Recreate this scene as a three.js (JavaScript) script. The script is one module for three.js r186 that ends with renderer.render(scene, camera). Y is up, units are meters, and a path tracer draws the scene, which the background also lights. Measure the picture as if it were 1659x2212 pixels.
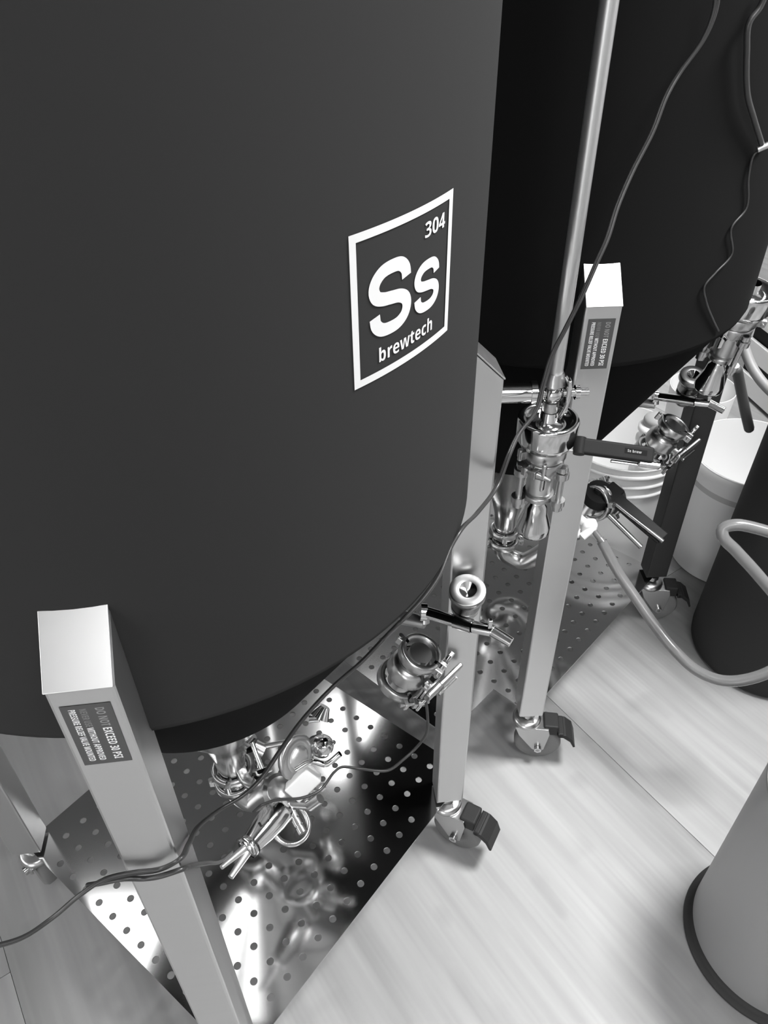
import * as THREE from 'three';
import { RoundedBoxGeometry } from 'three/addons/geometries/RoundedBoxGeometry.js';
import { mergeGeometries } from 'three/addons/utils/BufferGeometryUtils.js';
import { FontLoader } from 'three/addons/loaders/FontLoader.js';
import { RectAreaLightUniformsLib } from 'three/addons/lights/RectAreaLightUniformsLib.js';

// ---------------------------------------------------------------- camera, lights, exposure
const scene = new THREE.Scene();
scene.background = new THREE.Color(0x000000);
const camera = new THREE.PerspectiveCamera(66.42, 1659 / 2212, 0.03, 30);
const EYE = 1.5376;
camera.position.set(0, EYE, 0);
camera.rotation.set(THREE.MathUtils.degToRad(-39.649), 0, THREE.MathUtils.degToRad(-0.874), 'YXZ');
const renderer = new THREE.WebGLRenderer({ antialias: true });
renderer.toneMapping = THREE.LinearToneMapping;
renderer.toneMappingExposure = 1.12;
renderer.shadowMap.enabled = true;
RectAreaLightUniformsLib.init();
const CEILING = 2.9;
// ceiling panels: [x, z, width, depth, light intensity]
const PANELS = [[0.75, 0.5, 0.6, 0.6, 13], [-0.05, -2.82, 0.6, 0.5, 4], [1.3, -0.95, 0.6, 0.6, 96], [0.1, 1.65, 1.2, 0.6, 3], [-1.38, -1.66, 0.4, 0.34, 3], [2.5, -3.3, 1.2, 0.6, 4]];

// ---------------------------------------------------------------- helpers
const V = (x, y, z) => new THREE.Vector3(x, y, z);
const v3 = (a) => new THREE.Vector3(a[0], a[1], a[2]);
let seed = 7;
const rnd = () => { seed = (seed * 1664525 + 1013904223) % 4294967296; return seed / 4294967296; };
const used = new Map();
function numbered(name) { const n = used.get(name) || 0; used.set(name, n + 1); return n ? name + '_' + String(n).padStart(3, '0') : name; }
function shade(m) { m.castShadow = true; m.receiveShadow = true; return m; }
function mesh(name, geo, mat, parent, label) {
  const m = shade(new THREE.Mesh(geo, mat)); m.name = parent ? name : numbered(name);
  if (label) m.userData.label = label;
  (parent || scene).add(m); return m;
}
function tag(o, label, category, group) { o.userData = { label, category }; if (group) o.userData.group = group; return o; }
function thing(name, label, category, pos = [0, 0, 0], group) {
  const o = new THREE.Group(); o.name = numbered(name); o.position.set(...pos); scene.add(o); return tag(o, label, category, group);
}
function part(name, parent) { const o = new THREE.Group(); o.name = name; parent.add(o); return o; }
function frame(o, pos, yDir, zHint = [0, 0, 1]) {         // put an object so that its own y axis points along yDir
  const y = v3(yDir).normalize(), z = v3(zHint), x = new THREE.Vector3().crossVectors(y, z).normalize();
  const zz = new THREE.Vector3().crossVectors(x, y);
  o.position.set(...pos); o.quaternion.setFromRotationMatrix(new THREE.Matrix4().makeBasis(x, y, zz)); return o;
}
const merge = (list) => mergeGeometries(list.map((g) => { const c = g.index ? g.toNonIndexed() : g; for (const k of Object.keys(c.attributes)) if (!['position', 'normal', 'uv'].includes(k)) c.deleteAttribute(k); return c; }));
const box = (w, h, d, x = 0, y = 0, z = 0, r = 0.0012) => { const g = new RoundedBoxGeometry(w, h, d, 2, Math.min(r, w / 2.01, h / 2.01, d / 2.01)); g.translate(x, y, z); return g; };
function cyl(a, b, r, r2 = r, seg = 24) {                 // closed cylinder between two points
  const d = new THREE.Vector3().subVectors(b, a), g = new THREE.CylinderGeometry(r2, r, d.length(), seg);
  g.translate(0, d.length() / 2, 0);
  g.applyQuaternion(new THREE.Quaternion().setFromUnitVectors(V(0, 1, 0), d.clone().normalize())); g.translate(a.x, a.y, a.z); return g;
}
const lathe = (pts, seg = 48, a = 0, l = Math.PI * 2) => new THREE.LatheGeometry(pts.map((p) => new THREE.Vector2(p[0], p[1])), seg, a, l);
function tube(pts, r, n = 60, closed = false, rs = 10) { return new THREE.TubeGeometry(new THREE.CatmullRomCurve3(pts.map((p) => (p.isVector3 ? p : v3(p))), closed, 'centripetal'), n, r, rs, closed); }
function caps(pts, r) { return [pts[0], pts[pts.length - 1]].map((p) => { const g = new THREE.SphereGeometry(r * 0.99, 10, 8); const q = p.isVector3 ? p : v3(p); g.translate(q.x, q.y, q.z); return g; }); }
const cord = (pts, r, n = 120) => merge([tube(pts, r, n), ...caps(pts, r)]);
function extrude(pts, depth, bevel = 0.001, holes = []) {  // outline in x,y pushed along z, centred on z = 0
  const s = new THREE.Shape(pts.map((p) => new THREE.Vector2(p[0], p[1]))); for (const h of holes) s.holes.push(h);
  const g = new THREE.ExtrudeGeometry(s, { depth: depth - 2 * bevel, bevelEnabled: bevel > 0, bevelThickness: bevel, bevelSize: bevel, bevelOffset: -bevel, bevelSegments: 2, curveSegments: 16 });
  g.translate(0, 0, -depth / 2 + bevel); return g;
}

// ---------------------------------------------------------------- materials (everything is colourless, as in the black-and-white photograph)
function noiseTex(w, h, fn, srgb = false) {
  const d = new Uint8Array(w * h * 4);
  for (let y = 0; y < h; y++) for (let x = 0; x < w; x++) { const v = Math.max(0, Math.min(255, fn(x / w, y / h) * 255)), i = (y * w + x) * 4; d[i] = d[i + 1] = d[i + 2] = v; d[i + 3] = 255; }
  const t = new THREE.DataTexture(d, w, h); t.wrapS = t.wrapT = THREE.RepeatWrapping; t.magFilter = THREE.LinearFilter; t.minFilter = THREE.LinearMipmapLinearFilter; t.generateMipmaps = true;
  if (srgb) t.colorSpace = THREE.SRGBColorSpace; t.needsUpdate = true; return t;
}
function lattice(n, m) { const a = []; for (let i = 0; i < n * m; i++) a.push(rnd()); return (u, v) => { const x = u * n, y = v * m, x0 = Math.floor(x), y0 = Math.floor(y), f = x - x0, g = y - y0, s = (t) => t * t * (3 - 2 * t), at = (i, j) => a[(((j % m) + m) % m) * n + (((i % n) + n) % n)]; const p = s(f), q = s(g); return (at(x0, y0) * (1 - p) + at(x0 + 1, y0) * p) * (1 - q) + (at(x0, y0 + 1) * (1 - p) + at(x0 + 1, y0 + 1) * p) * q; }; }
const g1 = lattice(4, 5), g2 = lattice(13, 17), g3 = lattice(40, 60), st1 = lattice(90, 3), st2 = lattice(200, 5), fine = lattice(160, 160);
const brushTex = noiseTex(256, 256, (u, v) => 0.72 + 0.28 * (st1(u, v) * 0.4 + st2(u, v) * 0.4 + g2(u, v) * 0.2));
const gray = (v, o = {}) => new THREE.MeshStandardMaterial({ color: new THREE.Color().setRGB(v, v, v), roughness: 0.6, ...o });
const dull = (v, r = 0.95, s = 0.12) => new THREE.MeshPhysicalMaterial({ color: new THREE.Color().setRGB(v, v, v), roughness: r, specularIntensity: s });
const M = {
  legSteel: gray(0.66, { metalness: 1, roughness: 0.38, roughnessMap: brushTex }),
  polish: gray(0.66, { metalness: 1, roughness: 0.1 }),
  cast: gray(0.5, { metalness: 1, roughness: 0.3 }),
  satin: gray(0.62, { metalness: 1, roughness: 0.4 }),
  sheet: gray(0.6, { metalness: 1, roughness: 0.11 }),
  dim: gray(0.3, { metalness: 1, roughness: 0.3 }),
  cone: gray(0.7, { metalness: 1, roughness: 0.2 }),
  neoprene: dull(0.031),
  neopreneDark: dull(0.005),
  white: gray(0.62, { roughness: 0.7 }),
  black: dull(0.012, 0.6, 0.3),
  rubber: gray(0.02, { roughness: 0.7 }),
  caster: dull(0.02, 0.5, 0.5),
  tyre: gray(0.16, { roughness: 0.6 }),
  zinc: gray(0.5, { metalness: 1, roughness: 0.28 }),
  cable: gray(0.03, { roughness: 0.35 }),
  pail: gray(0.74, { roughness: 0.45 }),
  pailBand: gray(0.45, { roughness: 0.6 }),
  blackPail: dull(0.028, 0.8, 0.3),
  kettle: gray(0.3, { roughness: 0.42, metalness: 0.35 }),
  vinyl: new THREE.MeshPhysicalMaterial({ color: 0x9a9a9a, roughness: 0.25, transmission: 0.55, thickness: 0, transparent: false }),
  wall: gray(0.3, { roughness: 0.9 }),
  wallPale: gray(0.8, { roughness: 0.9 }),
  wallDark: gray(0.06, { roughness: 0.9 }),
  ceil: gray(0.2, { roughness: 0.95 }),
  trim: gray(0.7, { roughness: 0.6 }),
};
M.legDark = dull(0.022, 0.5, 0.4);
M.neopreneRearShaded = dull(0.0095);  // same neoprene, with the rear tank's shade put into a darker colour

// ---------------------------------------------------------------- setting: floor of planks, walls, ceiling, lamps
const X0 = -3.2, X1 = 4.2, Z0 = -4.6, Z1 = 3.2;
function struct(name, geo, mat) { const m = mesh(name, geo, mat); m.userData = { kind: 'structure' }; return m; }
const floorG = new THREE.Group(); floorG.name = 'floor'; floorG.userData = { kind: 'structure' }; scene.add(floorG);
mesh('subfloor', box(X1 - X0, 0.1, Z1 - Z0, (X0 + X1) / 2, -0.063, (Z0 + Z1) / 2), gray(0.16, { roughness: 0.9 }), floorG);
{
  // big sheets of wood-look flooring, grain along dir
  const PW = 1.22, PL = 2.44, dir = V(0.5572, 0, 0.8304), nrm = V(0.8304, 0, -0.5572), org = V(0.3908, 0, -1.1459);
  const tex = [0, 1, 2].map(() => { const a = lattice(5, 7), b = lattice(8, 60), c = lattice(14, 240), e = lattice(40, 26); return noiseTex(1024, 512, (u, v) => 0.575 + 0.12 * (a(u, v) - 0.5) + 0.07 * (b(u, v) - 0.5) + 0.03 * (c(u, v) - 0.5) - 0.16 * Math.max(0, e(u, v) - 0.78), true); });
  const mats = tex.map((m) => gray(1, { map: m, roughness: 0.5 }));
  const geo = new THREE.BoxGeometry(PL - 0.0012, 0.012, PW - 0.0012); geo.translate(0, -0.006, 0);
  let n = 0;
  for (let i = -3; i <= 3; i++) for (let j = -2; j <= 2; j++) {
    const c = org.clone().addScaledVector(nrm, (i + 0.5) * PW).addScaledVector(dir, (j + (i % 2 ? 0.5 : 0)) * PL + 1.1);
    if (c.x < X0 - 0.2 || c.x > X1 + 0.2 || c.z < Z0 - 0.2 || c.z > Z1 + 0.2) continue;
    const m = mesh('floor_sheet', geo, mats[n++ % 3], floorG); m.position.copy(c); m.rotation.y = Math.atan2(-dir.z, dir.x);
  }
  mesh('skirt_floor', box(X1 - X0, 0.006, Z1 - Z0, (X0 + X1) / 2, -0.0075, (Z0 + Z1) / 2), gray(0.34, { roughness: 0.6 }), floorG);
}
struct('wall_back', box(X1 - X0 + 0.4, CEILING, 0.2, (X0 + X1) / 2, CEILING / 2, Z0 - 0.1), M.wallPale);
{ // front wall; the unseen glazed door is added to brighten reflections in the shelf
  const x0 = -2.7, x1 = -0.9, y1 = 2.1, xc = (x0 + x1) / 2;
  struct('wall_front', merge([box(x0 - X0 + 0.2, CEILING, 0.2, (x0 + X0 - 0.2) / 2, CEILING / 2, Z1 + 0.1), box(X1 - x1 + 0.2, CEILING, 0.2, (X1 + 0.2 + x1) / 2, CEILING / 2, Z1 + 0.1), box(x1 - x0, CEILING - y1, 0.2, xc, (CEILING + y1) / 2, Z1 + 0.1)]), M.wallPale);
  const w = new THREE.Group(); w.name = 'added_door_1'; w.userData = { kind: 'structure' }; scene.add(w);
  mesh('added_door_frame', merge([box(x1 - x0, 0.12, 0.05, xc, 0.06, Z1 + 0.1), box(x1 - x0, 0.08, 0.05, xc, y1 - 0.04, Z1 + 0.1), ...[0, 0.5, 1].map((k) => box(0.08, y1, 0.05, x0 + 0.04 + (x1 - x0 - 0.08) * k, y1 / 2, Z1 + 0.1))]), M.trim, w);
  mesh('added_glow_pane', box(x1 - x0, y1, 0.01, xc, y1 / 2, Z1 + 0.15), new THREE.MeshStandardMaterial({ color: 0xffffff, emissive: 0xffffff, emissiveIntensity: 3 }), w);
  const l = new THREE.RectAreaLight(0xffffff, 0.2, x1 - x0, y1); l.position.set(xc, y1 / 2, Z1 + 0.02); w.add(l);
}
{ // left wall; the wide window is an unseen addition feeding the shelf streak
  const y0 = 1.1, y1 = 2.2, z0 = -1.3, z1 = 2.6, zc = (z0 + z1) / 2;
  struct('wall_left', merge([box(0.2, y0, Z1 - Z0, X0 - 0.1, y0 / 2, (Z0 + Z1) / 2), box(0.2, CEILING - y1, Z1 - Z0, X0 - 0.1, (CEILING + y1) / 2, (Z0 + Z1) / 2), box(0.2, y1 - y0, z0 - Z0, X0 - 0.1, (y0 + y1) / 2, (z0 + Z0) / 2), box(0.2, y1 - y0, Z1 - z1, X0 - 0.1, (y0 + y1) / 2, (z1 + Z1) / 2)]), M.wallDark);
  const w = new THREE.Group(); w.name = 'window_1'; w.userData = { kind: 'structure' }; scene.add(w);
  mesh('added_window_frame', merge([box(0.06, 0.05, z1 - z0, X0 - 0.1, y0 + 0.025, zc), box(0.06, 0.05, z1 - z0, X0 - 0.1, y1 - 0.025, zc), ...[0, 0.333, 0.667, 1].map((k) => box(0.06, y1 - y0, 0.05, X0 - 0.1, (y0 + y1) / 2, z0 + 0.025 + (z1 - z0 - 0.05) * k))]), M.trim, w);
  mesh('added_glow_pane', box(0.01, y1 - y0, z1 - z0, X0 - 0.15, (y0 + y1) / 2, zc), new THREE.MeshStandardMaterial({ color: 0xffffff, emissive: 0xffffff, emissiveIntensity: 4.5 }), w);
  const l = new THREE.RectAreaLight(0xffffff, 0.2, z1 - z0, y1 - y0); l.position.set(X0 - 0.05, (y0 + y1) / 2, zc); l.rotation.y = -Math.PI / 2; w.add(l);
}
struct('wall_right', box(0.2, CEILING, Z1 - Z0, X1 + 0.1, CEILING / 2, (Z0 + Z1) / 2), M.wallPale);
struct('ceiling', box(X1 - X0 + 0.4, 0.2, Z1 - Z0 + 0.4, (X0 + X1) / 2, CEILING + 0.1, (Z0 + Z1) / 2), M.ceil);
const panelWords = ['square white ceiling light panel above the bare floor in front of the tanks', 'narrow white ceiling light panel beyond the jacketed tanks', 'square white ceiling light panel to the right of the tanks', 'wide white ceiling light panel added as fill behind the camera position', 'square white ceiling light panel at the left beyond the front tank', 'wide white ceiling light panel added at the far right corner for shelf reflections'];  // fill panel behind camera and far-corner panel for shelf reflections are unseen additions
PANELS.forEach(([x, z, w, d, I], i) => {
  const t = thing('ceiling_light', panelWords[i], 'ceiling light', [x, CEILING, z]);
  const f = 0.02;
  mesh('frame', merge([box(w + 2 * f, 0.03, f, 0, -0.015, d / 2 + f / 2), box(w + 2 * f, 0.03, f, 0, -0.015, -d / 2 - f / 2), box(f, 0.03, d, w / 2 + f / 2, -0.015, 0), box(f, 0.03, d, -w / 2 - f / 2, -0.015, 0)]), M.trim, t);
  mesh('diffuser', box(w, 0.012, d, 0, -0.01, 0), new THREE.MeshStandardMaterial({ color: 0xffffff, emissive: 0xffffff, emissiveIntensity: i === 4 ? 3.5 : 6 }), t);
  const l = new THREE.RectAreaLight(0xffffff, I, w, d); l.position.set(0, -0.032, 0); l.rotation.x = -Math.PI / 2; t.add(l);
});

// ---------------------------------------------------------------- small fittings used on several assemblies (own y axis = pipe axis)
function clamp(parent, R, yaw = 0, y = 0) {                // a tri-clamp: two jaws, hinge, swing bolt and wing nut
  const c = part('clamp', parent); c.position.y = y; c.rotation.y = yaw;
  const prof = [[R - 0.003, -0.0062], [R + 0.003, -0.0078], [R + 0.0062, -0.0066], [R + 0.0062, 0.0066], [R + 0.003, 0.0078], [R - 0.003, 0.0062], [R - 0.003, -0.0062]];
  for (const s of [0, 1]) mesh('jaw', lathe(prof, 22, s * Math.PI + 0.12, Math.PI - 0.24), M.cast, c);
  mesh('hinge', merge([box(0.012, 0.013, 0.012, 0, 0, -R - 0.008), cyl(V(0, -0.009, -R - 0.012), V(0, 0.009, -R - 0.012), 0.0036)]), M.cast, c);
  mesh('bolt', merge([box(0.007, 0.013, 0.016, -0.008, 0, R + 0.009), box(0.007, 0.013, 0.016, 0.008, 0, R + 0.009), cyl(V(-0.018, 0, R + 0.011), V(0.034, 0, R + 0.011), 0.0032, 0.0032, 12)]), M.zinc, c);
  mesh('wing_nut', merge([cyl(V(0.013, 0, R + 0.011), V(0.024, 0, R + 0.011), 0.0062, 0.005, 14), box(0.005, 0.024, 0.008, 0.022, 0.011, R + 0.011, 0.002), box(0.005, 0.024, 0.008, 0.022, -0.011, R + 0.011, 0.002)]), M.polish, c);
  return c;
}
const ferrule = (R, r, y) => lathe([[0.0001, y - 0.004], [R - 0.003, y - 0.004], [R, y - 0.0015], [R, y + 0.0015], [R - 0.003, y + 0.004], [r, y + 0.006], [0.0001, y + 0.006]], 36);

// ---------------------------------------------------------------- the fermenter tank, in its own frame: x along the row, -z towards the tank's back row
const RJ = 0.3754, RL = 0.39, HB = 1.0746, HT = 1.1174, HJ = 0.9538, LB = 0.1621, LW = 0.0508, CAPIN = 0.0425;
const SH = 0.153;                                          // top of the perforated shelf
function labelTexture() {
  const c = document.createElement('canvas'); c.width = 1024; c.height = 512; const k = c.getContext('2d');
  k.fillStyle = '#4a4a4a'; k.fillRect(0, 0, 1024, 512);
  const line = (words, y, size, width) => { k.font = 'bold ' + size + 'px sans-serif'; const total = words.map((w) => k.measureText(w[0]).width).reduce((a, b) => a + b, 0); k.save(); k.translate(60, y); k.scale(width / total, 1); let x = 0; for (const [w, f] of words) { k.fillStyle = f; k.fillText(w, x, 0); x += k.measureText(w).width; } k.restore(); };
  line([['DO NOT ', '#8a8a8a'], ['EXCEED 30 PSI', '#f0f0f0']], 172, 128, 900);
  line([['NEVER USE ', '#767676'], ['WITHOUT APPROVED', '#ececec']], 330, 96, 900);
  line([['PRESSURE RELIEF VALVE MOUNTED', '#ececec']], 440, 96, 900);
  const t = new THREE.CanvasTexture(c); t.colorSpace = THREE.SRGBColorSpace; t.anisotropy = 8; return t;
}
M.label = new THREE.MeshStandardMaterial({ map: labelTexture(), roughness: 0.55 });
function legGeometry() {                                   // side outline (radius, height), pushed across the width
  const i = RL - LW / 2, o = RL + LW / 2;
  const g = extrude([[i, LB], [o, LB], [o, HB], [o - CAPIN, HT], [i, HT]], LW, 0.003); return g;
}
function shelfGeometry(front) {
  const s = new THREE.Shape(), a = -0.283, b = front ? 0.338 : 0.292, c = 0.283, k = front ? 0.06 : 0.02;
  s.moveTo(a, -c); if (!front) { s.lineTo(a - 0.16, -c); s.lineTo(a - 0.16, 0.19); s.lineTo(a, 0.19); } s.lineTo(a, c); s.lineTo(b - k, c); s.lineTo(b, c - k); s.lineTo(b, -c); s.closePath();
  const P = 0.0378, r = 0.0062;
  for (let i = -11; i <= 8; i++) for (let j = -7; j <= 7; j++) {
    const x = i * P, z = 0.027 + j * P;
    if (z > c - 0.012 || z < -c + 0.012 || x > b - 0.012 || (x < a + 0.012 && (front || x < a - 0.148 || z > 0.178))) continue;
    if (x + z > b + c - k - 0.025) continue;
    if (Math.min(Math.hypot(x - 0.276, Math.abs(z) - 0.276), Math.hypot(x + 0.276, Math.abs(z) - 0.276)) < 0.055) continue;
    const h = new THREE.Path(); h.absarc(x, z, r, 0, Math.PI * 2, true); s.holes.push(h);
  }
  const g = new THREE.ExtrudeGeometry(s, { depth: 0.0025, bevelEnabled: false, curveSegments: 9 });
  g.rotateX(Math.PI / 2); g.translate(0, SH, 0); return g;    // shape y becomes z
}
// logo: frame, letters and figures cut as thin geometry and bent round the jacket
const font = await new FontLoader().loadAsync('fonts/droid/droid_sans_bold.typeface.json');
const LA0 = 42.4 * Math.PI / 180, LA1 = 60.6 * Math.PI / 180, LY0 = 1.243, LY1 = 1.3555;
function bend(geo, turn) {                                // flat unit square (u,v) -> on the jacket
  const p = geo.attributes.position;
  for (let i = 0; i < p.count; i++) { const a = LA0 + (LA1 - LA0) * p.getX(i) + turn, r = RJ + 0.0006 + p.getZ(i); p.setXYZ(i, Math.sin(a) * r, LY0 + (LY1 - LY0) * p.getY(i), Math.cos(a) * r); }
  geo.computeVertexNormals(); return geo;
}
function stroke(pts, w) {                                  // a ribbon of constant width along a smooth path
  const cv = new THREE.CatmullRomCurve3(pts.map((p) => V(p[0], p[1], 0)), false, 'centripetal'), n = 90, pos = [], idx = [];
  for (let i = 0; i <= n; i++) { const q = cv.getPointAt(i / n), t = cv.getTangentAt(i / n); pos.push(q.x - t.y * w / 2, q.y + t.x * w / 2, 0, q.x + t.y * w / 2, q.y - t.x * w / 2, 0); if (i < n) { const k = i * 2; idx.push(k, k + 1, k + 2, k + 1, k + 3, k + 2); } }
  const g = new THREE.BufferGeometry(); g.setAttribute('position', new THREE.Float32BufferAttribute(pos, 3)); g.setAttribute('uv', new THREE.Float32BufferAttribute(new Float32Array(pos.length / 3 * 2), 2)); g.setIndex(idx); g.computeVertexNormals(); return g;
}
const S_PATH = [[0.985, 0.72], [0.95, 0.86], [0.8, 0.97], [0.55, 1.0], [0.25, 0.97], [0.06, 0.86], [0.0, 0.73], [0.07, 0.6], [0.25, 0.535], [0.5, 0.5], [0.78, 0.455], [0.95, 0.37], [1.0, 0.25], [0.93, 0.11], [0.74, 0.02], [0.46, 0.0], [0.2, 0.035], [0.05, 0.14], [0.01, 0.29]];
const letterS = (x0, x1, y0, y1, w) => stroke(S_PATH.map((p) => [x0 + w / 2 + p[0] * (x1 - x0 - w), y0 + w / 2 + p[1] * (y1 - y0 - w)]), w);
function words(text, x0, x1, y0, h) {
  const g = new THREE.ShapeGeometry(font.generateShapes(text, 1), 8); g.computeBoundingBox(); const b = g.boundingBox;
  const cap = font.generateShapes('h', 1); const hb = new THREE.ShapeGeometry(cap); hb.computeBoundingBox(); const full = /[0-9]/.test(text) ? b.max.y - b.min.y : hb.boundingBox.max.y;
  g.translate(-b.min.x, /[0-9]/.test(text) ? -b.min.y : 0, 0); g.scale((x1 - x0) / (b.max.x - b.min.x), h / full, 1); g.translate(x0, y0, 0); return g;
}
const strip = (x0, y0, x1, y1) => { const g = new THREE.PlaneGeometry(x1 - x0, y1 - y0, 24, 4); g.translate((x0 + x1) / 2, (y0 + y1) / 2, 0); return g; };

function makeTank(label, pos, turn, withLogo) {
  const t = thing('fermenter_tank', label, 'tank', pos); t.rotation.y = turn;
  mesh('jacket', lathe([[0.0001, 1.93], [RJ - 0.04, 1.93], [RJ - 0.012, 1.92], [RJ, 1.9], [RJ, HJ + 0.012], [RJ - 0.003, HJ + 0.003], [RJ - 0.012, HJ], [RJ - 0.03, HJ]].reverse(), 160), withLogo ? M.neoprene : M.neopreneRearShaded, t);
  const JE = withLogo ? 0.67 : 0.6, rc = (y) => RJ - 0.022 - (HJ - y) * 0.577;
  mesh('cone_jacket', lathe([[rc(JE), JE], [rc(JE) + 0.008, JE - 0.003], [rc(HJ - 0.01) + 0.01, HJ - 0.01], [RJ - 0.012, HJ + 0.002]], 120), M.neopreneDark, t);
  mesh('cone', lathe([[0.0255, 0.335], [0.0265, 0.365], [rc(0.42) - 0.006, 0.42], [rc(0.7) - 0.004, 0.7]], 96), M.cone, t);
  const out = part('outlet_pipe', t); mesh('spout', lathe([[0.0001, 0.28], [0.024, 0.28], [0.024, 0.35], [0.0001, 0.35]], 32), M.polish, out); clamp(out, 0.03, 2.2, 0.318); clamp(out, 0.03, 0.8, 0.284);
  mesh('lid', lathe([[0.0001, 2.06], [0.1, 2.05], [0.24, 2.0], [RJ - 0.02, 1.925], [RJ - 0.02, 1.9]].reverse(), 96), M.cone, t);
  const dirs = [[-1, 1], [1, 1], [1, -1], [-1, -1]];       // near, right, far, left
  dirs.forEach(([dx, dz], n) => {
    const l = part('leg', t); l.rotation.y = Math.atan2(-dz, dx);
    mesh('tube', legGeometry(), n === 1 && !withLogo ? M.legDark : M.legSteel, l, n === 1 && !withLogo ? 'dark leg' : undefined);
    const ang = Math.atan2(HT - HB, CAPIN), cp = mesh('cap', box(Math.hypot(HT - HB, CAPIN) + 0.001, 0.002, LW, 0, 0, 0, 0.0009), M.legSteel, l);
    cp.position.set(RL + LW / 2 - CAPIN / 2 + 0.0009, (HB + HT) / 2 + 0.0009, 0); cp.rotation.z = -ang;
    if (n === 0) {
      const g = new THREE.PlaneGeometry(0.0765, 0.0375); g.rotateZ(-Math.PI / 2); g.rotateY(Math.PI / 2);
      const q = mesh('warning_label', g, M.label, l, 'dark warning label with pale lettering'); q.position.set(RL + LW / 2 + 0.0004, 1.0195, 0);
    }
    // caster
    const c = part('caster', t), r0 = RL / Math.SQRT2; c.position.set(dx * r0, 0, dz * r0); c.rotation.y = (withLogo ? [-0.3, -0.5, 0.6, 2.4] : [-0.12, -0.1, 0.6, 2.4])[n] - turn;
    const W = 0.05, ox = 0.03;
    mesh('bracket', merge([
      cyl(V(0, 0.128, 0), V(0, LB + 0.002, 0), 0.0065), cyl(V(0, 0.138, 0), V(0, 0.15, 0), 0.017, 0.017, 6),
      lathe([[0.0001, 0.112], [0.026, 0.112], [0.03, 0.118], [0.03, 0.124], [0.024, 0.132], [0.0001, 0.134]], 28), box(0.07, 0.006, 0.046, 0.012, 0.114, 0),
      ...[-1, 1].map((s) => { const g = extrude([[-0.024, 0.117], [0.046, 0.117], [0.05, 0.1], [0.043, 0.045], [0.03, 0.036], [0.017, 0.045], [-0.014, 0.09]], 0.003, 0.0006); g.translate(0, 0, s * 0.0225); return g; }),
    ]), M.zinc, c);
    const tg = lathe([[0.008, -0.013], [0.03, -0.014], [0.044, -0.0155], [0.05, -0.009], [0.0505, 0], [0.05, 0.009], [0.044, 0.0155], [0.03, 0.014], [0.008, 0.013], [0.008, -0.013]], 40); tg.rotateX(Math.PI / 2); tg.translate(ox, 0.0505, 0);
    mesh('wheel', tg, M.tyre, c);
    mesh('axle_bolt', merge([cyl(V(ox, 0.05, -0.031), V(ox, 0.05, 0.031), 0.0045), cyl(V(ox, 0.05, 0.0245), V(ox, 0.05, 0.031), 0.0085, 0.0085, 6), cyl(V(ox, 0.05, -0.031), V(ox, 0.05, -0.0245), 0.0085, 0.0085, 6)]), M.polish, c);
    mesh('brake_housing', merge([box(0.032, 0.03, 0.04, 0.052, 0.108, 0, 0.004), box(0.012, 0.014, 0.05, 0.074, 0.1, 0, 0.003)]), M.caster, c);
    const pd = extrude([[0.068, 0.106], [0.084, 0.104], [0.1, 0.09], [0.108, 0.066], [0.104, 0.064], [0.095, 0.082], [0.08, 0.094], [0.068, 0.096]], 0.05, 0.001);
    mesh('brake_pedal', pd, M.caster, c);
  });
  mesh('perforated_shelf', shelfGeometry(withLogo), M.sheet, t);
  if (withLogo) mesh('logo', merge([strip(0, 0, 1, 0.052), strip(0, 0.948, 1, 1), strip(0, 0.05, 0.05, 0.95), strip(0.95, 0.05, 1, 0.95),
    letterS(0.135, 0.521, 0.276, 0.764, 0.088), letterS(0.552, 0.846, 0.284, 0.64, 0.07), words('304', 0.66, 0.9, 0.785, 0.1), words('brewtech', 0.213, 0.77, 0.112, 0.104)].map((g) => bend(g, -turn))), M.white, t, 'white printed square logo with lettering');
  return t;
}
const C1 = [-0.2735, 0, -0.7723], C2 = [0.2853, 0, -1.3986], T1 = THREE.MathUtils.degToRad(51.6409), T2 = THREE.MathUtils.degToRad(47.1314);
M.white.side = THREE.DoubleSide;
makeTank('large black jacketed fermenter tank with white square logo, in front', C1, T1, true);
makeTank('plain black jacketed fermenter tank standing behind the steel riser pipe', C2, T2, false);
// moves an object of the first tank to the same place on the second one
const SHIFT = new THREE.Matrix4().makeTranslation(...C2).multiply(new THREE.Matrix4().makeRotationY(T2 - T1)).multiply(new THREE.Matrix4().makeTranslation(-C1[0], 0, -C1[2]));
function second(o, label) { const c = o.clone(); c.name = numbered(o.name.replace(/_\d+$/, '')); c.userData = { ...o.userData, label }; o.updateMatrix(); const m = SHIFT.clone().multiply(o.matrix); m.decompose(c.position, c.quaternion, c.scale); scene.add(c); return c; }

// ---------------------------------------------------------------- riser pipe with its side arm and the valve stack hanging under it
const PX = 0.230, PZ = -0.914;
const riser = thing('riser_pipe', 'tall slim polished riser pipe running up past the front tank', 'pipe', [PX, 0, PZ]);
mesh('tube', cyl(V(0, 1.004, 0), V(0, 2.45, 0), 0.0098, 0.0098, 32), M.satin, riser);
mesh('side_arm', merge([cyl(V(-0.154, 0.985, 0), V(-0.03, 0.985, 0.0), 0.0135, 0.0135, 32), cyl(V(-0.03, 0.985, 0), V(-0.022, 0.985, 0), 0.0165, 0.0165, 32), cyl(V(-0.022, 0.985, 0), V(0, 0.985, 0), 0.009)]), M.polish, riser);
mesh('crosspiece', merge([cyl(V(-0.02, 0.985, 0), V(0.048, 0.985, 0), 0.006), cyl(V(0.03, 0.985, 0), V(0.036, 0.985, 0), 0.01), (() => { const g = new THREE.SphereGeometry(0.0155, 24, 16); g.translate(0, 0.985, 0); return g; })()]), M.polish, riser);
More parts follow.
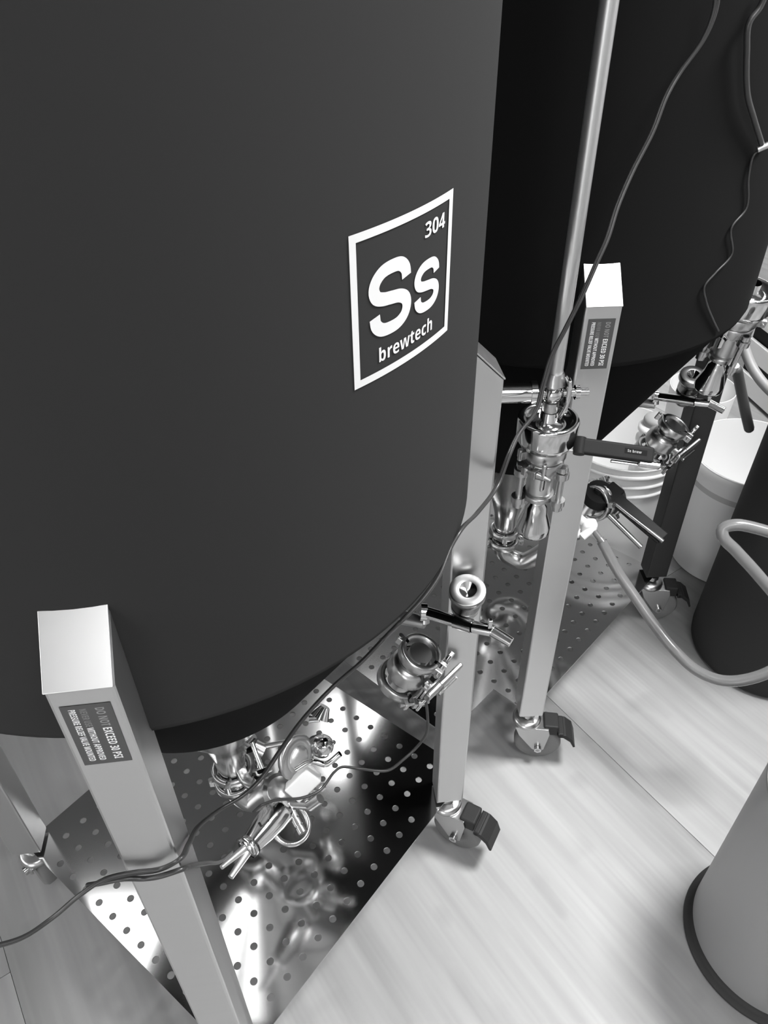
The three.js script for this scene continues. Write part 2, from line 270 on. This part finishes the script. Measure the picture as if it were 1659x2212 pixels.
{ const c = part('collar', riser); mesh('nut', cyl(V(0, 0.999, 0), V(0, 1.017, 0), 0.0165, 0.013, 6), M.cast, c); mesh('stub', cyl(V(0, 0.953, 0), V(0, 0.972, 0), 0.011), M.cast, c);
  mesh('latch', merge([tube([[0.013, 1.012, 0.004], [0.02, 1.0, 0.008], [0.019, 0.975, 0.012], [0.012, 0.952, 0.012]], 0.0028, 20), box(0.005, 0.05, 0.012, 0.0185, 0.985, 0.008, 0.002)]), M.polish, c); }

const stack = thing('relief_valve', 'polished valve stack with black lever hanging below the riser pipe', 'valve', [PX, 0, PZ]);
mesh('bowl', lathe([[0.012, 0.957], [0.014, 0.945], [0.02, 0.937], [0.029, 0.937], [0.033, 0.944], [0.037, 0.947], [0.041, 0.946], [0.043, 0.942], [0.043, 0.915], [0.038, 0.905], [0.02, 0.9], [0.0001, 0.9]].reverse(), 64), M.polish, stack);
{ const c = clamp(stack, 0.026, 1.9, 0.892); }
{ const c = clamp(stack, 0.024, -0.7, 0.872); }
mesh('neck', lathe([[0.0001, 0.862], [0.025, 0.862], [0.027, 0.88], [0.024, 0.903], [0.0001, 0.903]], 40), M.cast, stack);
const rodAt = [0.35, 2.45, 4.55].map((a) => [Math.cos(a + 0.35) * 0.033, Math.sin(a + 0.35) * 0.033]);
for (const y of [0.862, 0.812]) mesh('flange', merge([lathe([[0.0001, y - 0.005], [0.022, y - 0.005], [0.024, y - 0.003], [0.024, y + 0.003], [0.022, y + 0.005], [0.0001, y + 0.005]], 36), ...rodAt.map(([x, z]) => cyl(V(x, y - 0.005, z), V(x, y + 0.005, z), 0.0105, 0.0105, 20))]), M.cast, stack);
for (const [x, z] of rodAt) mesh('tie_rod', merge([cyl(V(x, 0.797, z), V(x, 0.876, z), 0.005), cyl(V(x, 0.798, z), V(x, 0.806, z), 0.0085, 0.0085, 6), cyl(V(x, 0.868, z), V(x, 0.876, z), 0.0085, 0.0085, 6)]), M.cast, stack);
mesh('sight_barrel', lathe([[0.0001, 0.816], [0.0185, 0.816], [0.0195, 0.822], [0.0195, 0.855], [0.0185, 0.86], [0.0001, 0.86]], 40), M.satin, stack);
mesh('reducer', lathe([[0.0001, 0.739], [0.0245, 0.739], [0.0255, 0.742], [0.0255, 0.752], [0.018, 0.776], [0.0165, 0.79], [0.012, 0.797], [0.012, 0.808], [0.0001, 0.808]], 44), M.polish, stack);
{
  const L = part('lever', stack), a = v3([0.2664, 0.9191, -0.8836]), b = v3([0.3683, 0.9125, -0.8651]), len = a.distanceTo(b);
  const d = b.clone().sub(a).normalize(); frame(L, [a.x - PX, a.y, a.z - PZ], d.toArray(), [0, 0.75, 0.65]);
  const bar = box(0.0235, len, 0.009, 0, len / 2, 0, 0.004);
  mesh('grip', merge([bar, cyl(V(-0.012, 0.004, -0.001), V(0.012, 0.004, -0.001), 0.008)]), M.black, L);
  mesh('arm', box(0.012, 0.05, 0.006, 0.002, -0.018, -0.006), M.polish, L);
  mesh('trigger', merge([box(0.006, 0.03, 0.016, 0.012, len - 0.004, -0.006, 0.002), box(0.004, 0.05, 0.005, 0.013, len - 0.03, -0.008, 0.001)]), M.polish, L);
  const cv = document.createElement('canvas'); cv.width = 256; cv.height = 64; const k = cv.getContext('2d'); k.fillStyle = '#1a1a1a'; k.fillRect(0, 0, 256, 64); k.fillStyle = '#9a9a9a'; k.font = 'bold 44px sans-serif'; k.fillText('Ss brew', 30, 46); const tx = new THREE.CanvasTexture(cv); tx.colorSpace = THREE.SRGBColorSpace;
  const pg = new THREE.PlaneGeometry(0.03, 0.0075); pg.rotateZ(Math.PI / 2); const q = mesh('print', pg, new THREE.MeshPhysicalMaterial({ map: tx, roughness: 0.8, specularIntensity: 0.2 }), L); q.position.set(-0.001, len * 0.76, 0.0047);
}
{
  const s = second(stack, 'tilted chain of steel valve fittings at the right edge, above the white pail'), lo = v3([0.6113, 0.772, -1.2747]), hi = v3([0.6245, 1.036, -1.2337]), d = hi.clone().sub(lo), k = d.length() / 0.259; d.normalize();
  frame(s, [0, 0, 0], d.toArray(), [-0.5, 0.3, 0.8]); s.scale.setScalar(k); s.position.copy(lo).addScaledVector(d, -0.739 * k);
  s.children.filter((c) => c.name === 'lever').forEach((c) => s.remove(c));
}

// ---------------------------------------------------------------- sample valve in front of the front tank's right leg
function sampleValve() {
  const o = [0.1142, 0.7584, -0.7634], t = thing('sample_valve', 'round polished sample valve in front of the right leg, front tank', 'valve', o);
  const ax = V(0.0, 0.96, 0.28).normalize();
  const b = part('body', t); frame(b, [0, 0, 0], ax.toArray()); b.scale.setScalar(1.16);
  mesh('ring_cap', lathe([[0.0001, -0.006], [0.008, 0.0045], [0.0115, 0.0068], [0.021, 0.0065], [0.0225, 0.004], [0.0225, -0.004], [0.0205, -0.006], [0.018, -0.011], [0.018, -0.028], [0.0001, -0.028]].reverse(), 48), M.dim, b);
  mesh('cone_recess', lathe([[0.0003, -0.0035], [0.0105, 0.0073], [0.0108, 0.0066]], 32), M.polish, b);
  mesh('barrel', lathe([[0.0001, -0.062], [0.013, -0.062], [0.0135, -0.05], [0.0145, -0.05], [0.0145, -0.043], [0.0175, -0.04], [0.0175, -0.03], [0.0001, -0.03]], 36), M.cast, b);
  const P0 = v3([0.0563, 0.7047, -0.7773]).sub(v3(o)), P1 = v3([0.0976, 0.7163, -0.748]).sub(v3(o)), P2 = v3([0.1212, 0.7212, -0.7326]).sub(v3(o)), P3 = v3([0.1454, 0.7245, -0.7223]).sub(v3(o)), P4 = v3([0.1703, 0.7192, -0.7049]).sub(v3(o)), P5 = v3([0.0238, 0.6846, -0.7866]).sub(v3(o)), P6 = v3([0.057, 0.6891, -0.7709]).sub(v3(o));
  mesh('inlet_tube', merge([cyl(P0, P1, 0.0088, 0.0088, 28), cyl(P1, P2, 0.0105, 0.0105, 28), cyl(P0.clone().add(V(-0.006, 0.0, 0)), P0.clone().add(V(0.003, -0.001, 0)), 0.0125, 0.0125, 28)]), M.polish, t);
  mesh('inlet_block', merge([cyl(P5, P6, 0.011, 0.009, 24), cyl(P6, P0, 0.007)]), M.cast, t);
  mesh('spout', merge([cyl(P2, P3, 0.0088, 0.0084, 28), cyl(P3, P4, 0.0084, 0.0072, 28), (() => { const g = new THREE.SphereGeometry(0.0085, 20, 14); g.translate(P3.x, P3.y, P3.z); return g; })(), box(0.006, 0.016, 0.006, P3.x - 0.003, P3.y + 0.014, P3.z)]), M.polish, t);
  return t;
}
const sv = sampleValve();
second(sv, 'polished sample valve in front of the dark right leg, rear tank').position.add(V(-0.055, -0.012, 0.0));

// ---------------------------------------------------------------- butterfly valves: body, two clamps, lever
function butterfly(name, label, pos, axis, hint, R, leverMat, leverLen, leverTurn) {
  const t = thing(name, label, 'valve', pos); frame(t, pos, axis, hint);
  mesh('body', merge([lathe([[R - 0.012, -0.02], [R - 0.004, -0.02], [R, -0.014], [R + 0.003, -0.01], [R + 0.003, 0.01], [R, 0.014], [R - 0.004, 0.02], [R - 0.012, 0.02], [R - 0.012, -0.02]], 44), cyl(V(0, 0, R), V(0, 0, R + 0.016), 0.009)]), M.cast, t);
  mesh('disc', cyl(V(0, -0.002, 0), V(0, 0.002, 0), R - 0.0125, R - 0.0125, 36), M.polish, t);
  clamp(t, R - 0.004, 0.2, 0.04); clamp(t, R + 0.001, -0.5, -0.036);
  mesh('neck', cyl(V(0, 0.02, 0), V(0, 0.044, 0), R - 0.013), M.cast, t); mesh('neck', cyl(V(0, -0.042, 0), V(0, -0.02, 0), R - 0.011), M.cast, t);
  const L = part('lever', t); L.position.set(0, 0, R + 0.02); L.rotation.z = leverTurn;
  mesh('grip', merge([box(0.022, leverLen, 0.008, 0, leverLen / 2 + 0.012, 0, 0.003), box(0.028, 0.03, 0.01, 0, 0, 0, 0.004)]), leverMat, L);
  mesh('spring_strip', box(0.007, leverLen * 0.8, 0.004, 0.014, leverLen * 0.55, 0.008, 0.001), M.polish, L);
  mesh('latch_plate', cyl(V(0, 0, -0.008), V(0, 0, -0.005), 0.021, 0.021, 28), M.cast, L);
  return t;
}
const rack = butterfly('racking_valve', 'cast racking valve with two clamps left of the right leg, front tank', [0.0358, 0.5877, -0.7713], [0.34, 0.84, 0.1], [0.75, 0.1, 0.6], 0.031, M.cast, 0.05, -1.2);
second(rack, 'cast racking valve just right of the black lever, rear tank');

// dump valve of the front tank: elbow, clamps, valve body, bright fittings
{
  const o = [-0.1879, 0.31, -0.749], t = thing('dump_valve', 'cluster of polished clamps and elbows under the front tank cone', 'valve', o), O = v3(o);
  const rel = (p) => v3(p).sub(O);
  mesh('elbow', cord([rel([C1[0], 0.2795, C1[2]]), rel([C1[0] + 0.002, 0.255, C1[2] + 0.004]), rel([C1[0] + 0.025, 0.232, C1[2] + 0.01]), rel([-0.203, 0.2858, -0.7549]), rel([-0.1609, 0.3007, -0.7542])], 0.0215, 40), M.cast, t);
  const a = part('front_joint', t); frame(a, rel([-0.1555, 0.3701, -0.7598]).toArray(), [0.75, 0.35, 0.5], [0, 1, 0.2]);
  mesh('ferrule', ferrule(0.034, 0.025, 0), M.satin, a); mesh('ring', lathe([[0.026, -0.006], [0.037, -0.006], [0.039, 0], [0.037, 0.006], [0.026, 0.006], [0.024, 0.002], [0.026, -0.006]], 40), M.cast, a); mesh('dome', lathe([[0.0001, 0.016], [0.012, 0.0145], [0.02, 0.009], [0.023, 0.0]].reverse(), 32), M.satin, a);
  const b = part('side_joint', t); frame(b, rel([-0.2361, 0.3589, -0.7505]).toArray(), [-0.7, 0.35, 0.55], [0, 1, 0.3]);
  mesh('ring', lathe([[0.026, -0.008], [0.037, -0.008], [0.04, 0], [0.037, 0.008], [0.026, 0.008], [0.026, -0.008]], 40, 0.5, 4.6), M.cast, b); mesh('wing_nut', merge([cyl(V(-0.03, 0, 0.03), V(0.02, 0, 0.042), 0.004), box(0.01, 0.03, 0.006, -0.03, 0, 0.034, 0.002)]), M.polish, b);
  const c = part('union', t); frame(c, rel([-0.1868, 0.3055, -0.7322]).toArray(), [0.15, 0.9, 0.35]);
  mesh('nut', cyl(V(0, -0.03, 0), V(0, -0.012, 0), 0.029, 0.029, 6), M.cast, c); mesh('pipe', lathe([[0.0001, -0.012], [0.0235, -0.012], [0.0235, 0.012], [0.03, 0.012], [0.03, 0.02], [0.0225, 0.02], [0.022, 0.03], [0.0001, 0.03]], 32), M.cast, c);
  const d = part('gauge_block', t); frame(d, rel([-0.1422, 0.3547, -0.721]).toArray(), [0.62, 0.55, -0.3], [0.2, 0.6, 0.8]);
  mesh('block', box(0.034, 0.055, 0.026, 0, 0, 0, 0.003), gray(0.88, { roughness: 0.35 }), d); mesh('stud', merge([-1, 0, 1].map((k) => box(0.009, 0.011, 0.012, 0.027, k * 0.018, 0.006, 0.002)).concat([box(0.02, 0.01, 0.01, 0.02, 0.0, 0)])), M.polish, d);
  const e = part('end_cap', t); frame(e, rel([-0.1129, 0.3575, -0.7883]).toArray(), [0.35, 0.7, 0.6]);
  mesh('dome', lathe([[0.0001, 0.02], [0.009, 0.018], [0.017, 0.011], [0.0205, 0.0], [0.0205, -0.014], [0.014, -0.018], [0.014, -0.05], [0.0001, -0.05]].reverse(), 36), M.polish, e);
  const f = part('thumb_lever', t); const A0 = rel([-0.1512, 0.3893, -0.7238]), A1 = rel([-0.126, 0.4035, -0.729]), A2 = rel([-0.101, 0.4002, -0.7263]), A3 = rel([-0.0776, 0.4172, -0.7339]);
  mesh('strip', tube([A0, A1, A2, A3], 0.0052, 30), M.polish, f);
  const h = part('chain_stud', t); const B0 = rel([-0.1684, 0.3263, -0.6975]), B1 = rel([-0.145, 0.314, -0.6614]), B2 = rel([-0.1122, 0.3518, -0.6927]), B3 = rel([-0.1317, 0.3328, -0.6899]);
  mesh('bolt', merge([0, 1, 2, 3].map((k) => { const p = B0.clone().lerp(B1, k / 3.2), q = B0.clone().lerp(B1, (k + 0.75) / 3.2); return cyl(p, q, 0.0085, 0.0085, 6); }).concat([cyl(B0, B1, 0.006), cyl(B3, B2, 0.0085), cyl(B0, B3, 0.006)])), M.cast, h);
  const w = part('lower_ring', t); frame(w, rel([-0.168, 0.2717, -0.6912]).toArray(), [0.3, 0.9, 0.3]); mesh('ring', lathe([[0.027, -0.007], [0.034, -0.007], [0.036, 0], [0.034, 0.007], [0.027, 0.007], [0.027, -0.007]], 44), M.cast, w);
  mesh('rear_cap', merge([cyl(rel([-0.1255, 0.3217, -0.8756]), rel([-0.1149, 0.3362, -0.8875]), 0.02, 0.01, 28), cyl(rel([-0.1444, 0.3193, -0.8736]), rel([-0.1255, 0.3204, -0.8745]), 0.008)]), M.polish, t);
  mesh('top_bolt', merge([cyl(rel([-0.2529, 0.3591, -0.7897]), rel([-0.2325, 0.3738, -0.8018]), 0.008), cyl(rel([-0.2215, 0.3656, -0.782]), rel([-0.1682, 0.3816, -0.7823]), 0.005), cyl(rel([-0.2295, 0.3675, -0.7836]), rel([-0.212, 0.3612, -0.7784]), 0.012)]), M.cast, t);
}
// bright tapered probe holder pointing to the lower left, with two wires in it
{
  const a = v3([-0.1708, 0.3611, -0.6744]), b = v3([-0.2192, 0.3752, -0.5952]), t = thing('probe_sleeve', 'bright tapered metal sleeve with two wires, below the dump valve', 'sleeve', a.toArray());
  const d = b.clone().sub(a), L = d.length(); frame(t, a.toArray(), d.clone().normalize().toArray(), [0.2, 0.5, 0.8]);
  mesh('sleeve', lathe([[0.0001, 0], [0.02, 0.001], [0.0235, 0.012], [0.0235, 0.03], [0.021, L * 0.6], [0.0165, L - 0.012], [0.014, L], [0.0001, L]], 40), M.polish, t);
  mesh('collar', lathe([[0.0001, L - 0.012], [0.018, L - 0.012], [0.018, L - 0.002], [0.0001, L - 0.002]], 32), M.polish, t);
  mesh('wire_tail', merge([cyl(V(0.004, L, 0), V(0.013, L + 0.048, 0), 0.006, 0.0036), cyl(V(-0.004, L, 0), V(-0.01, L + 0.044, 0), 0.0066, 0.0045)]), M.satin, t);
}
// dump valve of the rear tank with its black lever, and the white hose fitting
{
  const o = [0.4738, 0.4659, -1.3197], t = thing('dump_valve', 'valve with black lever and bright steel strips under the rear tank', 'valve', o), O = v3(o), rel = (p) => v3(p).sub(O);
  const b = part('body', t); frame(b, [0, 0, 0], [-0.75, 0.25, 0.6], [0.4, 0.9, 0.2]);
  mesh('housing', merge([lathe([[0.016, -0.022], [0.03, -0.022], [0.038, -0.012], [0.038, 0.012], [0.03, 0.022], [0.016, 0.022], [0.016, -0.022]], 40)]), M.cast, b); mesh('disc', cyl(V(0, -0.002, 0), V(0, 0.002, 0), 0.0165, 0.0165), M.polish, b); clamp(b, 0.033, 2.4, 0.026); clamp(b, 0.033, 1.2, -0.027);
  const hub = mesh('hub', merge([cyl(rel([0.4618, 0.5001, -1.3091]), rel([0.4611, 0.4777, -1.3165]), 0.03, 0.034, 32), cyl(rel([0.4615, 0.5085, -1.3096]), rel([0.4611, 0.494, -1.3105]), 0.012)]), M.black, t);
  const P0 = rel([0.4834, 0.4953, -1.3051]), P1 = rel([0.5768, 0.4536, -1.2056]), D = P1.clone().sub(P0), L = D.length();
  const g = part('lever', t); frame(g, P0.toArray(), D.normalize().toArray(), [0.25, 0.75, 0.6]);
  mesh('grip', merge([box(0.034, L, 0.008, 0, L / 2, 0, 0.003), box(0.05, 0.035, 0.009, -0.004, 0.0, 0, 0.004)]), M.black, g);
  const strips = (n, a, c, w, mt) => mesh(n, cyl(rel(a), rel(c), w, w, 4), mt, t);
  strips('spring_strip', [0.4905, 0.4879, -1.2795], [0.5725, 0.458, -1.1937], 0.0046, M.zinc); strips('spring_strip', [0.4769, 0.4675, -1.2691], [0.5348, 0.4348, -1.203], 0.0055, M.zinc);
  mesh('elbow', cord([rel([C2[0], 0.2795, C2[2]]), rel([C2[0] + 0.004, 0.25, C2[2] + 0.004]), rel([C2[0] + 0.05, 0.235, C2[2] + 0.02]), rel([0.4328, 0.4072, -1.323]), [-0.02, 0, 0.004]], 0.0215, 40), M.cast, t);
}
const fo = [0.4238, 0.4761, -1.2243];
{
  const t = thing('hose_fitting', 'white angled hose fitting on the end of the clear hose', 'fitting', fo), O = v3(fo), rel = (p) => v3(p).sub(O), w = gray(0.9, { roughness: 0.4 });
  mesh('tee', merge([cyl(rel([0.403, 0.4903, -1.2361]), rel([0.4301, 0.4748, -1.2167]), 0.009, 0.009, 24), cyl(rel([0.4078, 0.4626, -1.2066]), rel([0.4322, 0.4805, -1.2175]), 0.0085, 0.0085, 24), box(0.032, 0.03, 0.026, 0, 0, 0, 0.008)]), w, t);
  mesh('barb', merge([cyl(rel([0.4301, 0.4748, -1.2167]), rel([0.4465, 0.4633, -1.1877]), 0.0065, 0.0065), cyl(rel([0.442, 0.4658, -1.195]), rel([0.4474, 0.4626, -1.1871]), 0.0085, 0.0075)]), M.vinyl, t);
  mesh('plug', merge([cyl(rel([0.3987, 0.4961, -1.2473]), rel([0.4055, 0.4935, -1.2413]), 0.008), cyl(rel([0.3929, 0.4654, -1.2154]), rel([0.4036, 0.465, -1.2112]), 0.0075)]), w, t);
}
// clear hose: from the fitting down to the floor, round and back up out of view
{
  const pts = [[0.4446, 0.4648, -1.1889], [0.4768, 0.417, -1.1493], [0.5079, 0.3838, -1.1088], [0.5377, 0.3548, -1.0653], [0.5697, 0.3328, -1.0146], [0.601, 0.3277, -0.9649], [0.6372, 0.3362, -0.933], [0.6783, 0.3585, -0.919], [0.7205, 0.3911, -0.9201], [0.75, 0.4312, -0.9403], [0.7206, 0.491, -0.9769], [0.6746, 0.5407, -1.0051], [0.6313, 0.5799, -1.0311], [0.6063, 0.6027, -1.0435], [0.6065, 0.6142, -1.053], [0.6276, 0.6223, -1.0532], [0.6663, 0.6194, -1.0443], [0.7265, 0.6083, -1.0221]];
  tag(mesh('clear_hose', tube(pts, 0.0108, 200, false, 14), M.vinyl), 'cloudy clear hose looping over the black keg', 'hose');
}

// ---------------------------------------------------------------- cables
const cable1 = [[0.364, 1.4328, -0.9988], [0.3671, 1.4074, -1.0002], [0.3606, 1.3814, -0.9991], [0.3388, 1.3486, -0.9927], [0.3256, 1.3274, -0.9817], [0.3132, 1.2944, -0.9673], [0.2928, 1.2568, -0.9491], [0.2765, 1.2241, -0.9286], [0.2654, 1.1932, -0.9094], [0.2538, 1.1696, -0.8963], [0.2394, 1.1368, -0.8822], [0.223, 1.1003, -0.8714], [0.2088, 1.0672, -0.8635], [0.2011, 1.0332, -0.8548], [0.1917, 1.0039, -0.8369], [0.1697, 0.9817, -0.8185], [0.1562, 0.9645, -0.7978], [0.1412, 0.9357, -0.7739], [0.1103, 0.9421, -0.7143], [0.0809, 0.974, -0.6433], [0.0686, 0.9661, -0.6238], [0.0542, 0.9529, -0.5934], [0.0342, 0.94, -0.5697], [0.013, 0.9238, -0.5563], [-0.0019, 0.8747, -0.5805], [-0.0284, 0.8465, -0.5701], [-0.0641, 0.8078, -0.5641], [-0.1004, 0.7707, -0.5463], [-0.1251, 0.7452, -0.5252], [-0.1483, 0.7276, -0.4976], [-0.1661, 0.731, -0.4744], [-0.188, 0.7379, -0.4541], [-0.2023, 0.7535, -0.4282], [-0.1997, 0.7915, -0.3882], [-0.1965, 0.8256, -0.3558], [-0.2191, 0.8084, -0.3548], [-0.2442, 0.8095, -0.3512], [-0.2677, 0.8101, -0.3452], [-0.2904, 0.7994, -0.3363], [-0.3188, 0.7779, -0.325], [-0.3428, 0.7701, -0.312], [-0.3621, 0.77, -0.3054], [-0.3852, 0.7723, -0.3008]];
const side2 = (pts, dx, dy) => pts.map((p) => [p[0] + dx, p[1] + dy, p[2]]);
tag(mesh('power_cable', merge([cord(cable1, 0.0022, 420), cord(side2(cable1, 0.0026, 0.0026), 0.0022, 420)]), M.cable), 'long twin-strand cable running from top right along the front tank to lower left', 'cable');
tag(mesh('sensor_cable', cord([[-0.2359, 0.4013, -0.5779], [-0.232, 0.48, -0.5262], [-0.2129, 0.6352, -0.447], [-0.2062, 0.6934, -0.4173], [-0.1985, 0.7516, -0.3876], [-0.1949, 0.7896, -0.3672], [-0.1954, 0.8123, -0.3535], [-0.216, 0.8075, -0.3495], [-0.2328, 0.801, -0.3507], [-0.2495, 0.8062, -0.3485], [-0.2738, 0.8001, -0.3473], [-0.2855, 0.7969, -0.3472]], 0.0026, 120), M.cable), 'short dark sensor cable lying across the labelled front leg', 'cable');
tag(mesh('probe_wire', cord([[-0.2104, 0.4013, -0.6428], [-0.1926, 0.4285, -0.6393], [-0.1697, 0.4337, -0.6437], [-0.1342, 0.4355, -0.6451], [-0.1065, 0.4348, -0.6575], [-0.0852, 0.4298, -0.6923], [-0.0739, 0.4269, -0.703], [-0.0432, 0.4154, -0.7064], [-0.0, 0.4042, -0.7102], [0.0258, 0.4178, -0.7214], [0.0483, 0.4425, -0.7289], [0.0626, 0.4766, -0.7312], [0.0627, 0.5171, -0.7387], [0.0568, 0.5694, -0.7431], [0.053, 0.6149, -0.7419]], 0.0023, 160), M.cable), 'thin black probe wire hanging between the two valves of the front tank', 'cable');
{ const t = thing('black_cord', 'thick dark cord hanging at the upper right edge, with a pale tie', 'cable'); mesh('cord', cord([[0.4389, 1.4273, -1.0445], [0.4346, 1.4078, -1.0427], [0.4248, 1.3928, -1.0385], [0.4313, 1.3646, -1.0415], [0.4478, 1.319, -1.0497], [0.4692, 1.2877, -1.0616], [0.496, 1.2531, -1.0792]], 0.0036, 80), M.cable, t);
  const p = v3([0.4988, 1.2484, -1.0798]); mesh('tie', cyl(p.clone().add(V(-0.006, -0.003, 0)), p.clone().add(V(0.007, 0.003, 0)), 0.004), M.satin, t, 'pale tie'); mesh('tip', cyl(p.clone().add(V(0.006, 0.002, 0)), p.clone().add(V(0.012, 0.006, 0)), 0.0022), M.satin, t); }
tag(mesh('thin_wire', cord([[0.5069, 1.2464, -1.0914], [0.49, 1.239, -1.0795], [0.4912, 1.2127, -1.0803], [0.5045, 1.167, -1.0899], [0.4855, 1.1453, -1.0768], [0.5006, 1.1032, -1.0871], [0.4778, 1.0824, -1.0721], [0.4639, 1.0668, -1.0641], [0.4742, 1.0414, -1.0701], [0.4995, 1.0038, -1.0866], [0.5204, 0.9765, -1.1026]], 0.0015, 120), M.cable), 'very thin wavy lead hanging against the plain rear tank', 'cable');
tag(mesh('grey_hose', cord([[0.6691, 0.9126, -1.3652], [0.6805, 0.8659, -1.3655], [0.6867, 0.8254, -1.3319], [0.7022, 0.7924, -1.2916], [0.7281, 0.773, -1.2366], [0.7572, 0.7733, -1.1848]], 0.0095, 80), gray(0.2, { roughness: 0.5 })), 'smooth grey hose curving away to the right from the tilted fittings', 'hose');
tag(mesh('dark_tube', cord([[0.7356, 0.7213, -1.4274], [0.761, 0.6708, -1.4375], [0.7886, 0.611, -1.44], [0.8102, 0.567, -1.4424]], 0.011, 40), gray(0.05, { roughness: 0.5 })), 'short dark tube hanging down behind the open white pail', 'tube');

// ---------------------------------------------------------------- vessels on the floor at the right
function bucket(name, label, category, pos, r0, r1, h, mat, opts = {}) {
  const t = thing(name, label, category, pos), w = 0.003;
  mesh('body', lathe([[0.0001, 0], [r0 - 0.006, 0], [r0, 0.006], [r1, h - 0.004], [r1 + 0.0015, h], [r1 - w, h], [r0 - w, 0.006], [0.0001, 0.005]], 96), mat, t);
  for (const [y, dr, hh, m] of opts.bands || []) { const r = r0 + (r1 - r0) * y / h; mesh('band', lathe([[r - 0.001, y], [r + dr, y + 0.002], [r + dr, y + hh - 0.002], [r - 0.001, y + hh]], 96), m, t); }
  return t;
}
bucket('white_pail', 'white open pail with grey bands behind the black keg', 'pail', [0.96, 0, -1.64], 0.137, 0.158, 0.36, M.pail, { bands: [[0.332, 0.004, 0.026, M.pail], [0.282, 0.0012, 0.03, M.pailBand]] });
bucket('white_tub', 'small white tub behind the open white pail, beside the dark leg', 'tub', [1.0116, 0.0, -2.1384], 0.085, 0.1, 0.26, M.pail);
bucket('white_pail', 'white ribbed pail seen between the rear tank legs', 'pail', [0.625, 0, -1.68], 0.135, 0.155, 0.39, M.pail, { bands: [[0.3, 0.006, 0.012, M.pail], [0.33, 0.006, 0.012, M.pail], [0.36, 0.006, 0.012, M.pail]] });
{
  const BH = 0.4714, t = thing('ribbed_bottle', 'white ribbed bottle with grey cap standing in the pail beyond the black lever', 'bottle', [0.6817, 0.006, -1.641]);
  const pr = [[0.0001, 0], [0.034, 0], [0.038, 0.006], [0.038, BH - 0.21]]; for (let k = 0; k < 5; k++) { const y = BH - 0.2 + k * 0.034; pr.push([0.034, y], [0.034, y + 0.016], [0.039, y + 0.02], [0.039, y + 0.03]); } pr.push([0.03, BH - 0.026], [0.0001, BH - 0.026]);
  mesh('body', lathe(pr, 48), M.pail, t);
  mesh('cap', lathe([[0.0001, BH], [0.016, BH - 0.001], [0.027, BH - 0.007], [0.03, BH - 0.014], [0.03, BH - 0.027], [0.0001, BH - 0.027]].reverse(), 40), gray(0.3), t);
}
{
  const t = thing('black_keg', 'tall dark jacketed keg at the right behind the hose loop', 'keg', [0.953, 0, -1.30]);
  mesh('jacket', lathe([[0.0001, 0], [0.165, 0], [0.174, 0.01], [0.176, 0.03], [0.158, 0.78], [0.15, 0.795], [0.0001, 0.8]], 96), M.blackPail, t);
  mesh('collar', lathe([[0.1, 0.796], [0.11, 0.796], [0.11, 0.85], [0.1, 0.85], [0.1, 0.796]], 64), M.satin, t);
}
{
  const t = thing('grey_can', 'smooth grey metal can with dark base ring at lower right', 'can', [0.70, 0, -0.60]);
  mesh('body', lathe([[0.0001, 0.02], [0.137, 0.02], [0.1415, 0.025], [0.136, 0.46], [0.138, 0.47], [0.133, 0.47], [0.1375, 0.027], [0.0001, 0.025]], 128), M.kettle, t);
  mesh('base_ring', lathe([[0.125, 0], [0.151, 0], [0.154, 0.004], [0.153, 0.009], [0.145, 0.011], [0.139, 0.013], [0.139, 0.02], [0.125, 0.02], [0.125, 0]], 128), M.rubber, t);
}
{
  const t = thing('slatted_crate', 'white slatted crate with dark gaps beyond the rear tank', 'crate', [1.62, 0, -2.45]); t.rotation.y = 0.2;
  mesh('lining', box(0.5, 0.34, 0.34, 0, 0.18, 0), M.black, t);
  for (let k = 0; k < 3; k++) { mesh('slat', box(0.54, 0.07, 0.014, 0, 0.05 + k * 0.125, 0.18, 0.003), M.white, t); mesh('slat', box(0.014, 0.07, 0.36, -0.26, 0.05 + k * 0.125, 0, 0.003), M.white, t); mesh('slat', box(0.52, 0.014, 0.07, 0, 0.356, -0.14 + k * 0.125, 0.003), M.white, t); }
  for (const s of [-1, 1]) mesh('post', box(0.03, 0.36, 0.03, s * 0.255, 0.18, 0.165, 0.003), M.white, t);
}

renderer.render(scene, camera);
